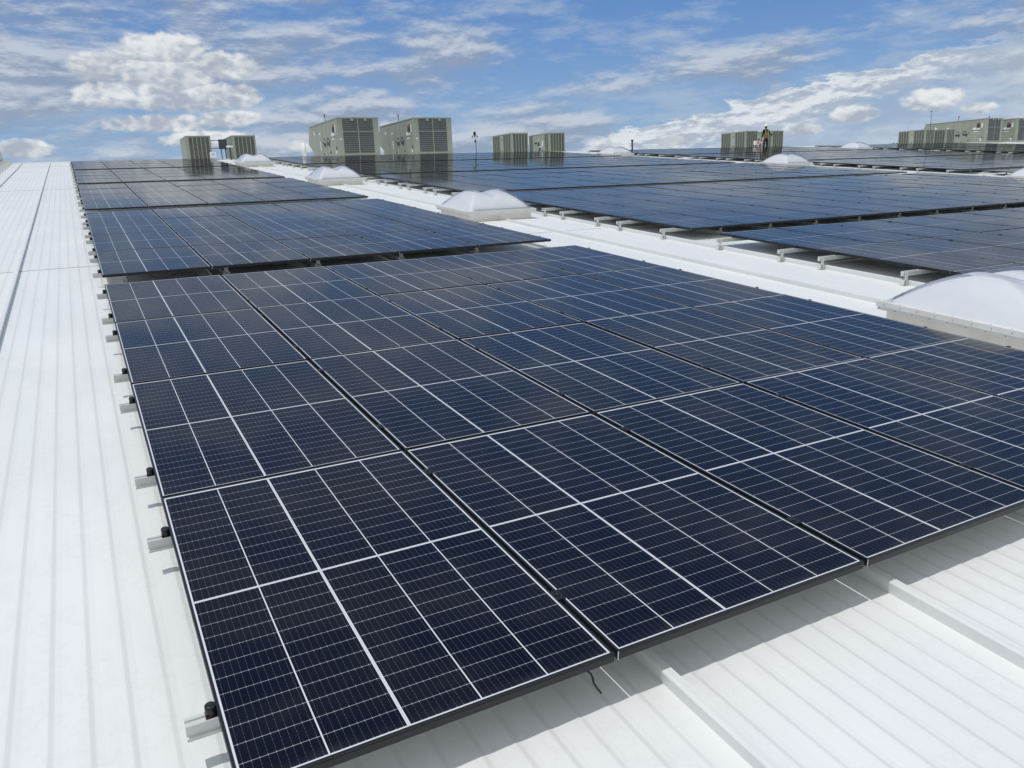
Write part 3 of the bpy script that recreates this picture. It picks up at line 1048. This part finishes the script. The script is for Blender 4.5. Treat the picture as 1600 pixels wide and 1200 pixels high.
def big_unit():
    parts = []
    s = MB()
    # body with sloping intake hood at the far end
    prof_ = [(0.0, 0.0), (BL - 0.9, 0.0), (BL - 0.9, 0.55), (BL, 1.0), (BL - 0.45, BH - 0.03), (0.0, BH - 0.03)]
    s.prism([(p, q) for p, q in prof_], 'x', 0.0, BW)
    parts.append(('body', s.mesh('body', M['unit'])))
    s = MB()
    s.box(-0.03, -0.035, BH - 0.03, BW + 0.03, BL - 0.42, BH + 0.012)
    s.box(0.55, 0.3, BH + 0.012, BW - 0.55, 1.6, BH + 0.05)
    parts.append(('roof', s.mesh('roof', M['unit_edge'])))
    # corner posts and base rail
    s = MB()
    for x0, x1 in ((-0.012, 0.30), (BW - 0.30, BW + 0.012)):
        s.box(x0, -0.012, 0.0, x1, 0.0, BH - 0.03)
    s.box(0.30, -0.012, 0.0, BW - 0.30, 0.0, 0.10)
    s.box(-0.012, 0.0, 0.0, 0.0, 0.10, BH - 0.03)
    parts.append(('corner_post', s.mesh('corner_post', M['unit_edge'])))
    parts.append(('louvre_panel', louvre_front(BW, 0.16, BH - 0.06, 0.30, BW - 0.30, 17)))
    s = MB()
    cx = BW / 2
    s.box(cx - 0.022, -0.045, 0.16, cx + 0.022, -0.031, BH - 0.06)
    s.box(0.30, -0.045, 1.24, cx - 0.022, -0.031, 1.275)
    s.box(cx + 0.022, -0.045, 1.24, BW - 0.30, -0.031, 1.275)
    s.box(0.28, -0.05, 0.105, BW - 0.28, -0.012, 0.158)
    parts.append(('louvre_frame', s.mesh('louvre_frame', M['unit_edge'])))
    s = MB()
    for x in (0.82, BW - 0.72):
        s = MB()
        s.box(x - 0.07, -0.075, BH - 0.17, x + 0.07, -0.047, BH + 0.02)
        parts.append(('lifting_lug', s.mesh('lifting_lug', M['unit_edge'])))
    # service doors down the visible side
    s = MB()
    for y0, y1, z0, z1 in ((0.12, 1.35, 0.05, 1.02), (0.12, 1.35, 1.05, 1.72), (1.40, 2.05, 0.05, 1.72), (2.10, 2.85, 0.05, 1.72), (2.90, 3.9, 0.05, 1.72), (3.95, 4.9, 0.05, 1.72)):
        s = MB()
        s.box(-0.016, y0, z0, 0.0, y1, z1, 0)
        parts.append(('service_door', s.mesh('service_door', M['unit'])))
    s = MB()
    for y0, z0, h in ((1.46, 0.85, .10), (2.78, .85, .10), (1.98, 0.85, .1), (1.46, 0.25, .1), (2.78, .25, .1), (0.25, 0.35, .2)):
        s = MB()
        s.box(-0.05, y0, z0, -0.016, y0 + 0.035, z0 + h)
        parts.append(('door_handle', s.mesh('door_handle', M['dkgrey'])))
    for y0 in (1.55, 2.25):
        s = MB()
        s.box(-0.035, y0, 0.70, -0.016, y0 + 0.40, 0.86)
        s.box(-0.032, y0 + 0.03, 0.60, -0.016, y0 + 0.10, 0.70)
        parts.append(('vent_hood', s.mesh('vent_hood', M['dkgrey'])))
    for y0 in (1.62, 1.75, 2.32):
        s = MB()
        s.tube([(-0.03, y0, 1.02), (-0.03, y0 + 0.22, 1.08)], 0.02, 6)
        parts.append(('latch', s.mesh('latch', M['dkgrey'])))
    s = MB()
    s.box(-0.06, 0.50, 1.30, -0.016, 0.78, 1.56)
    parts.append(('control_box', s.mesh('control_box', M['dkgrey'])))
    for y0, y1, z0, z1 in ((0.28, 0.40, 1.26, 1.62), (0.50, 0.82, 1.13, 1.24), (0.86, 1.10, 1.12, 1.30), (0.62, 1.05, 0.93, 0.99), (0.30, 0.44, 0.18, 0.38),
                           (4.4, 4.5, 1.45, 1.52), (3.3, 3.42, 0.55, 1.0), (3.3, 3.5, 1.36, 1.46), (4.5, 4.62, 1.42, 1.6)):
        s = MB()
        s.box(-0.020, y0, z0, -0.0165, y1, z1)
        parts.append(('sticker', s.mesh('sticker', M['sticker'])))
    s = MB()
    s.box(0.10, -0.016, 0.85, 0.20, -0.0125, 0.92)
    parts.append(('sticker', s.mesh('sticker', M['sticker'])))
    s = MB()
    s.box(-0.021, 0.5, 1.60, -0.0165, 0.82, 1.68)
    s.tube([(0.15, 2.6, BH), (0.12, 2.55, BH + 0.33)], 0.018, 6)
    s.box(0.09, 2.50, BH + 0.27, 0.14, 2.58, BH + 0.42)
    parts.append(('warning_flag', s.mesh('warning_flag', M['red'])))
    s = MB()
    s.box(0.08, 0.08, -0.9, BW - 0.08, BL - 1.0, 0.0)
    parts.append(('curb', s.mesh('curb', M['wallmetal'])))
    return parts


CW_, CH_, CL_ = 1.11, 1.11, 2.40


def condenser(side):
    parts = []
    s = MB()
    s.box(0, 0, 0, CW_, CL_, CH_ - 0.03)
    parts.append(('body', s.mesh('body', M['unit'])))
    s = MB()
    s.box(-0.02, -0.02, CH_ - 0.03, CW_ + 0.02, CL_ + 0.02, CH_ + 0.01)
    parts.append(('roof', s.mesh('roof', M['unit_edge'])))

    def grille(along, a0, a1, n, z0, z1):
        c, f = MB(), MB()
        if along == 'x':
            c.box(a0, -0.008, z0, a1, -0.0005, z1)
        else:
            c.box(-0.008, a0, z0, -0.0005, a1, z1)
        st = (a1 - a0) / n
        for i in range(n + 1):
            p = a0 + i * st
            if along == 'x':
                f.box(p - 0.014, -0.030, z0, p + 0.014, -0.0085, z1)
            else:
                f.box(-0.030, p - 0.014, z0, -0.0085, p + 0.014, z1)
        return c.mesh('coil_grille', M['coil']), f.mesh('grille_post', M['unit_edge'])
    c, f = grille('x', 0.10, CW_ - 0.05, 5, 0.05, CH_ - 0.07)
    parts += [('coil_grille', c), ('grille_post', f)]
    s = MB()
    s.box(-0.012, -0.012, 0, 0.085, -0.0005, CH_ - 0.03)
    s.box(CW_ - 0.045, -0.012, 0, CW_ + 0.012, -0.0005, CH_ - 0.03)
    s.box(0.085, -0.012, 0.0, CW_ - 0.045, -0.0005, 0.045)
    parts.append(('corner_post', s.mesh('corner_post', M['unit_edge'])))
    if side == 'louvred':
        for a0, a1, n in ((0.08, 0.95, 4), (1.45, 2.32, 4)):
            c, f = grille('y', a0, a1, n, 0.05, CH_ - 0.07)
            parts += [('coil_grille', c), ('grille_post', f)]
        s = MB()
        s.box(-0.016, 1.02, 0.05, -0.0005, 1.38, CH_ - 0.06)
        parts.append(('service_door', s.mesh('service_door', M['unit_edge'])))
        s = MB()
        for z in (0.14, 0.78):
            s.box(-0.035, 1.10, z, -0.0165, 1.20, z + 0.045)
        parts.append(('door_handle', s.mesh('door_handle', M['dkgrey'])))
    if side == 'service':
        for a0, a1, n in ((0.08, 0.42, 2), (1.95, 2.32, 2)):
            c, f = grille('y', a0, a1, n, 0.05, CH_ - 0.07)
            parts += [('coil_grille', c), ('grille_post', f)]
        s = MB()
        s.box(-0.016, 0.50, 0.05, -0.0005, 1.88, CH_ - 0.06)
        parts.append(('service_door', s.mesh('service_door', M['unit_edge'])))
        s = MB()
        for y0, y1, z0, z1 in ((0.66, 0.82, 0.40, 0.72), (0.75, 1.25, 0.34, 0.40), (1.2, 1.3, .76, .84)):
            s = MB()
            s.box(-0.0195, y0, z0, -0.0165, y1, z1)
            parts.append(('sticker', s.mesh('sticker', M['sticker'])))
        s = MB()
        for y0, y1, z0, z1 in ((1.4, 1.66, 0.58, 0.66), (1.12, 1.26, 0.42, 0.62), (1.0, 1.12, 0.05, 0.32), (0.7, 0.8, 0.06, 0.14), (1.5, 1.58, 0.05, 0.13)):
            s.box(-0.045, y0, z0, -0.0165, y1, z1)
        parts.append(('door_handle', s.mesh('door_handle', M['dkgrey'])))
    if side == 'plain':
        s = MB()
        s.box(-0.016, 0.12, 0.05, -0.0005, 1.1, CH_ - 0.06)
        s.box(-0.016, 1.14, 0.05, -0.0005, 2.3, CH_ - 0.06)
        parts.append(('service_door', s.mesh('service_door', M['unit'])))
    s = MB()
    s.box(0.03, 0.03, -0.6, CW_ - 0.03, CL_ - 0.03, 0.0)
    parts.append(('curb', s.mesh('curb', M['wallmetal'])))
    return parts


big = big_unit()
cond = {k: condenser(k) for k in ('plain', 'louvred', 'service')}
YF = 41.0
for x, lab in ((12.52, 'tall grey-green rooftop unit with louvred front, beside the white vent pipe'),
               (16.80, 'tall grey-green rooftop unit with louvred front, next to the weather mast'),
               (68.15, 'tall rooftop unit with long side behind the two low condensers'),
               (72.45, 'tall rooftop unit cut by the frame edge, last of the ridge')):
    add_parts(big, thing('rooftop_unit', lab, 'rooftop unit', (x, YF, ZR + 0.03), 'tall rooftop units on the ridge', 0, True))
for x, k, lab in ((5.03, 'plain', 'grey-green condenser with dark slots mirrored in the end of the front block'),
                  (7.17, 'plain', 'grey-green condenser behind the small far skylight'),
                  (22.85, 'louvred', 'low louvred condenser next to the weather mast'),
                  (25.40, 'service', 'low condenser with white stickers, paired beside a louvred one'),
                  (41.15, 'louvred', 'low louvred condenser standing behind the worker'),
                  (43.60, 'service', 'low condenser on the far side of the worker'),
                  (60.3, 'louvred', 'low louvred condenser nearest the distant trees, below a tall unit'),
                  (62.9, 'louvred', 'low louvred condenser against the side of the long tall unit')):
    add_parts(cond[k], thing('condenser_unit', lab, 'condenser', (x, YF, ZR + 0.04), 'low condensers on the ridge', 0, True))

# ------------------------------------------------ pipes and small roof kit ---
t = thing('isolator_stand', 'dark electrical isolator box on a pipe stand between two condensers', 'isolator', (6.15, YF + 0.2, ZR), None, 0, True)
s = MB()
s.box(0.42, 0, 0.52, 0.78, 0.22, 0.98)
s.box(0.45, -0.012, 0.56, 0.75, 0.0, 0.94)
s.build('box', M['dkgrey'], t)
for x in (0.50, 0.70):
    s = MB()
    s.tube([(x, 0.1, 0.0), (x, 0.1, 0.52)], 0.022, 8)
    s.build('leg', M['dkgrey'], t)
for z in (0.57, 0.93):
    s = MB()
    s.tube([(-0.05, 0.1, z), (0.42, 0.1, z)], 0.018, 8)
    s.build('conduit', M['dkgrey'], t)
t = thing('junction_box', 'white junction box beside the first condenser at the ridge', 'junction box', (5.95, 40.2, ZR), None, 0, True)
s = MB()
s.box(0.0, 0, 0.14, 0.26, 0.2, 0.42)
s.box(0.015, -0.01, 0.16, 0.245, 0, 0.40)
s.build('box', M['sticker'], t)
s = MB()
s.tube([(0.13, 0.1, 0.0), (0.13, 0.1, 0.14)], 0.025, 8)
s.build('post', M['zinc'], t)
s = MB()
s.box(0.09, -0.016, 0.27, 0.14, -0.0105, 0.33)
s.build('latch', M['dkgrey'], t)
t = thing('vent_tee', 'white tee-shaped vent pipe in front of the second condenser', 'vent pipe', (6.95, 40.6, ZR), None, 0, True)
s = MB()
s.tube([(0, 0, 0.0), (0, 0, 0.62)], 0.035, 10)
s.build('pipe', M['dkgrey'], t)
s = MB()
s.tube([(-0.16, 0, 0.64), (0.16, 0, 0.64)], 0.045, 10)
s.build('cap', M['pvc'], t)
t = thing('vent_pipe', 'plain white upright vent pipe next to the tall rooftop unit', 'vent pipe', (10.55, 40.5, ZR), None, 0, True)
s = MB()
s.tube([(0, 0, 0), (0, 0, 0.78)], 0.10, 16)
s.build('pipe', M['pvc'], t)
s = MB()
s.cyl(0, 0, 0.0, 0.05, 0.2, 16, 0, 0.13)
s.build('flashing_boot', M['capmetal'], t)
t = thing('roof_pipe', 'thin dark upright pipe beyond the far skylight', 'vent pipe', (31.7, 41.2, ZR), None, 0, True)
s = MB()
s.tube([(0, 0, 0), (0, 0, 0.62)], 0.055, 10)
s.build('pipe', M['dkgrey'], t)
s = MB()
s.cyl(0, 0, 0.60, 0.68, 0.085, 10)
s.build('cap', M['dkgrey'], t)

t = thing('weather_mast', 'thin weather mast with dark anemometer beside a tall rooftop unit', 'weather mast', (20.35, 40.6, ZR), None, 0, True)
s = MB()
s.tube([(0, 0, 0), (0.0, 0, 0.72)], 0.017, 8)
s.build('pole', M['dkgrey'], t)
s = MB()
s.tube([(0, 0, 0.70), (-0.04, 0, 1.10)], 0.028, 8)
s.ball((-0.02, 0, 0.72), 0.062)
s.build('sensor', M['dkgrey'], t)
s = MB()
s.cyl(-0.07, 0, 0.86, 1.02, 0.075, 12, 0, 0.05)
s.build('radiation_shield', M['pvc'], t)
s = MB()
s.ball((-0.05, 0, 1.16), (0.075, 0.075, 0.11))
for a in (0, 2.1, 4.2):
    s.tube([(-0.05, 0, 1.12), (-0.05 + 0.14 * math.cos(a), 0.14 * math.sin(a), 1.02)], 0.018, 6)
    s.ball((-0.05 + 0.16 * math.cos(a), 0.16 * math.sin(a), 0.98), 0.04, 8, 6)
s.build('anemometer', M['dark'], t)

t = thing('warning_sign', 'small white and red sign board near the feet of the worker', 'sign', (40.55, 39.6, ZR), None, rad(-25), True)
s = MB()
s.box(0, 0, 0.28, 0.40, 0.03, 0.53)
s.build('board', M['sticker'], t)
s = MB()
s.box(0.20, -0.006, 0.31, 0.38, 0.0, 0.50)
s.build('red_panel', mat('sign_red', (0.62, 0.20, 0.20), 0.5), t)
for x in (0.06, 0.34):
    s = MB()
    s.tube([(x, 0.015, 0), (x, 0.015, 0.28)], 0.012, 6)
    s.build('leg', M['zinc'], t)
t = thing('antenna', 'thin dark antenna standing by the long side of the tall unit', 'antenna', (62.2, 42.0, ZR + 1.0), None, 0, True)
s = MB()
s.tube([(0, 0, 0), (0, 0, 1.15), (-0.03, 0, 1.5)], [0.02, 0.02, 0.012], 6)
s.build('rod', M['dkgrey'], t)
s = MB()
s.ball((-0.03, 0, 1.52), 0.05, 8, 6)
s.build('tip', M['dkgrey'], t)

# ----------------------------------------- raised deck at the far left edge --
t = thing('raised_platform', 'white raised metal platform on short posts along the bare roof strip', 'platform', (0, 0, ZR))
s = MB()
s.box(-7.5, 18.0, 0.20, -2.78, 41.9, 0.235)
s.build('deck', M['capmetal'], t)
for k in range(18):
    y = 18.6 + k * 1.3
    s = MB()
    s.box(-2.86, y, 0.0, -2.80, y + 0.06, 0.20)
    s.box(-2.86, y, 0.135, -2.30, y + 0.06, 0.18)
    s.box(-2.36, y, 0.0, -2.30, y + 0.06, 0.135)
    s.build('post', M['zinc'], t)
s = MB()
s.box(-7.5, 41.9, 0.0, -2.72, 42.05, 0.52)
s.build('upstand', M['wallmetal'], t)
s = MB()
s.box(-7.5, 41.82, 0.52, -2.80, 42.12, 0.575)
s.build('coping', M['dkgrey'], t)


# ------------------------------------------------------------------ worker ---
def skinned(name, chains, m, parent, loc=(0, 0, 0), sub=1):
    """chains: list of lists of (x, y, z, r); vertices that coincide are shared"""
    verts, radii, edges, idx = [], [], [], {}
    for ch in chains:
        prev = None
        for (x, y, z, r) in ch:
            key = (round(x, 4), round(y, 4), round(z, 4))
            if key not in idx:
                idx[key] = len(verts)
                verts.append((x, y, z))
                radii.append(r)
            if prev is not None and prev != idx[key]:
                edges.append((prev, idx[key]))
            prev = idx[key]
    me = bpy.data.meshes.new(name)
    me.from_pydata(verts, edges, [])
    me.materials.append(m)
    o = link(name, me, parent, loc)
    sk = o.modifiers.new('skin', 'SKIN')
    sk.use_smooth_shade = True
    for i, r in enumerate(radii):
        me.skin_vertices[0].data[i].radius = (r, r)
        me.skin_vertices[0].data[i].use_root = (i == 0)
    ss = o.modifiers.new('sub', 'SUBSURF')
    ss.levels = sub
    ss.render_levels = sub
    return o


# stands facing away to the ridge, left arm down, right arm reaching to the unit
wk = thing('person', 'worker in white hard hat and dull yellow vest standing at a condenser', 'person', (41.75, 39.7, ZR - 0.12), None, rad(-20), True)
wk.scale = (0.94, 0.94, 0.94)
body = [[(0, 0, 0.92, .13), (0, 0, 1.10, .125), (0, 0, 1.30, .14), (0, 0, 1.42, .09), (0, 0.0, 1.50, .052), (0, 0.01, 1.56, .075), (0, 0.015, 1.64, .085), (0, 0.01, 1.70, .07)]]
for sx, hand in ((-1, (-0.27, 0.05, 0.80)), (1, (0.46, 0.20, 1.12))):
    sh = (sx * 0.17, 0, 1.40)
    elb = (-0.24, -0.02, 1.10) if sx < 0 else (0.30, 0.02, 1.14)
    hv = Vector(hand)
    body.append([(0, 0, 1.30, .14), (sh[0], sh[1], sh[2], .065), (elb[0], elb[1], elb[2], .045), (hv.x, hv.y, hv.z, .030)])
    d = (hv - Vector(elb)).normalized()
    sd_ = d.cross(Vector((0, 1, 0))).normalized()
    palm = hv + d * 0.07
    body.append([(hv.x, hv.y, hv.z, .030), (palm.x, palm.y, palm.z, .030)])
    for f in range(4):
        off = sd_ * (f - 1.5) * 0.020
        ln = (0.060, 0.072, 0.068, 0.052)[f]
        a = palm + off + d * 0.012
        b_ = a + d * ln * 0.55
        c = b_ + (d + Vector((0, 0.5, 0))).normalized() * ln * 0.45
        body.append([(palm.x, palm.y, palm.z, .030), (a.x, a.y, a.z, .010), (b_.x, b_.y, b_.z, .009), (c.x, c.y, c.z, .008)])
    th = hv + d * 0.02 - sd_ * 0.045
    th2 = th + d * 0.035 - sd_ * 0.008
    body.append([(hv.x, hv.y, hv.z, .030), (th.x, th.y, th.z, .011), (th2.x, th2.y, th2.z, .009)])
for sx in (-1, 1):
    body.append([(0, 0, 0.92, .13), (sx * 0.10, 0, 0.86, .095), (sx * 0.115, 0.01, 0.48, .062), (sx * 0.12, -0.02, 0.10, .042)])
    body.append([(sx * 0.12, -0.02, 0.10, .042), (sx * 0.125, 0.09, 0.05, .035)])
skinned('body', body, M['skin'], wk)
tr = [[(0, 0, 0.96, .150), (0, 0, 0.88, .150)]]
for sx in (-1, 1):
    tr.append([(0, 0, 0.88, .150), (sx * 0.10, 0, 0.82, .112), (sx * 0.115, 0.01, 0.48, .082), (sx * 0.12, -0.02, 0.12, .068)])
skinned('trousers', tr, M['navy'], wk)
sl = [[(0, 0, 1.00, .150), (0, 0, 1.20, .150), (0, 0, 1.36, .150), (0, 0, 1.44, .10)],
      [(0, 0, 1.36, .150), (-0.18, 0, 1.41, .080), (-0.24, -0.02, 1.10, .058), (-0.262, 0.03, 0.90, .046)],
      [(0, 0, 1.36, .150), (0.18, 0, 1.41, .080), (0.30, 0.02, 1.14, .058), (0.41, 0.14, 1.125, .046)]]
skinned('shirt', sl, M['navy'], wk)
vs = [[(0, 0, 1.04, .163), (0, 0, 1.22, .163), (0, 0, 1.36, .163)], [(0, 0, 1.36, .163), (-0.12, 0, 1.43, .085)], [(0, 0, 1.36, .163), (0.12, 0, 1.43, .085)]]
skinned('vest', vs, M['vest'], wk)
s = MB()
for sx in (-1, 1):
    s.box(sx * 0.095 - 0.03, -0.185, 1.06, sx * 0.095 + 0.03, -0.172, 1.44)
s.box(-0.16, -0.19, 1.12, 0.16, -0.176, 1.17)
s.build('vest_band', M['hivis'], wk)
s = MB()
s.ball((0, 0.012, 1.70), (0.122, 0.142, 0.125), 18, 8, 0, -0.05)
s.cyl(0, 0.02, 1.685, 1.70, 0.150, 20)
s.build('hard_hat', M['hat'], wk)
s = MB()
for sx in (-1, 1):
    s.ball((sx * 0.03, 0.093, 1.635), 0.011, 8, 6, 0)
s.build('eye', M['dark'], wk)
s = MB()
s.ball((0, -0.02, 1.645), (0.092, 0.085, 0.075), 14, 8)
s.build('hair', M['hair'], wk)
s = MB()
s.tube([(0, 0.095, 1.63), (0, 0.122, 1.595), (0, 0.10, 1.585)], [0.010, 0.014, 0.010], 8)
for sx in (-1, 1):
    s.ball((sx * 0.092, 0.005, 1.615), (0.012, 0.022, 0.033), 8, 6)
s.box(-0.025, 0.088, 1.555, 0.025, 0.094, 1.563)
s.build('face_feature', M['skin'], wk)
for sx in (-1, 1):
    s = MB()
    s.ball((sx * 0.122, 0.045, 0.045), (0.052, 0.14, 0.06), 12, 8, 0, -0.7)
    s.cyl(sx * 0.12, -0.02, 0.04, 0.16, 0.06, 12)
    s.build('boot', M['boot'], wk)
tl = thing('drill', 'dark hand tool held out by the worker', 'tool', (41.75, 39.7, ZR - 0.12), None, rad(-20), True)
tl.scale = (0.94, 0.94, 0.94)
s = MB()
s.box(0.46, 0.19, 1.10, 0.66, 0.25, 1.17)
s.tube([(0.66, 0.22, 1.14), (0.76, 0.22, 1.14)], 0.014, 8)
s.box(0.50, 0.19, 1.00, 0.55, 0.25, 1.10)
s.build('housing', M['dark'], tl)


# ------------------------------------------------------------ distant trees --
def tree(x, y, zb, h, w, label, seed):
    rg = random.Random(seed)
    t = thing('tree', label, 'tree', (x, y, zb), 'distant trees beyond the ridge', 0, True)
    s = MB()
    s.tube([(0, 0, 0), (0.1, 0, h * 0.4), (0, 0.1, h * 0.7)], [0.35, 0.25, 0.12], 8)
    for k in range(5):
        a = rg.uniform(0, 6.28)
        s.tube([(0.05, 0, h * (0.35 + 0.06 * k)), (math.cos(a) * w * 0.3, math.sin(a) * w * 0.3, h * (0.55 + 0.06 * k))], [0.14, 0.05], 6)
    s.build('trunk', M['bark'], t)
    s = MB()
    cl = [(rg.gauss(0, w * 0.26), rg.gauss(0, w * 0.26), h * rg.uniform(0.5, 0.95), rg.uniform(0.5, 1.1) * w * 0.16) for _ in range(22)]
    for cx, cy, cz, r in cl:
        for _ in range(90):
            d = Vector((rg.gauss(0, 1), rg.gauss(0, 1), rg.gauss(0, .7))).normalized() * r * rg.uniform(0.5, 1.1)
            c = Vector((cx, cy, cz)) + d
            a = Vector((rg.uniform(-1, 1), rg.uniform(-1, 1), rg.uniform(-1, 1))).normalized() * 0.28
            b = a.orthogonal().normalized() * 0.18
            s.quad([c - a, c + b, c + a, c - b])
    s.build('crown', M['leaf'], t)


for o in list(col.objects):
    o['_roof'] = 1 if o.parent is None and o not in (cam, sun) else 0

# tilt everything laid out in roof coordinates ------------------------------
for o in list(col.objects):
    r = o['_roof']
    del o['_roof']
    if not r:
        continue
    rot = o.rotation_euler.to_matrix().to_4x4() @ Matrix.Diagonal(o.scale).to_4x4()
    if o.name in LEVEL:
        o.matrix_world = Matrix.Translation(T @ o.location) @ rot
    else:
        o.matrix_world = T @ (Matrix.Translation(o.location) @ rot)

# things on level ground, in world coordinates ------------------------------
s = MB()
s.quad([(-2500, -2500, 0), (2500, -2500, 0), (2500, 2500, 0), (-2500, 2500, 0)])
o = s.build('ground', M['grass'], None, (0, 0, gz))
tag(o, 'grassy ground far below the roof', 'ground', None, 'structure')
ridge_w = T @ Vector((0, RIDGE, ZR))
far_w = T @ Vector((0, yb2, ZR - 45 * math.tan(D)))
near_w = T @ Vector((0, Y0, ZR))
wl = MB()
zt = near_w.z - 0.05
wl.quad([(X0, near_w.y, gz), (X1, near_w.y, gz), (X1, near_w.y, zt), (X0, near_w.y, zt)])
wl.quad([(X1, far_w.y, gz), (X0, far_w.y, gz), (X0, far_w.y, far_w.z - 0.05), (X1, far_w.y, far_w.z - 0.05)])
for x, fl in ((X0, 1), (X1, -1)):
    q = [(x, near_w.y, gz), (x, near_w.y, zt), (x, ridge_w.y, ridge_w.z - 0.1), (x, far_w.y, far_w.z - 0.05), (x, far_w.y, gz)]
    wl.quad(q[::fl])
o = wl.build('warehouse_wall', M['wallmetal'])
tag(o, 'pale metal cladding walls of the warehouse below the roof', 'wall', None, 'structure')
for i, (az_, dist, el_, h, w, lab) in enumerate(((53.15, 150, 2.05, 17.5, 3.2, 'rounded dark tree poking above the ridge beside the low condensers'),
                                                 (52.7, 155, 1.80, 16.0, 4.0, 'lower flat dark tree top left of the rounded one'),
                                                 (53.75, 152, 1.78, 15.5, 4.0, 'low dark tree top closest to the low condensers'))):
    camw = T @ CAML
    x, y = camw.x + dist * math.sin(rad(az_)), camw.y + dist * math.cos(rad(az_))
    top = camw.z + dist * math.tan(rad(el_))
    tree(x, y, gz, top - gz, w, lab, i + 5)
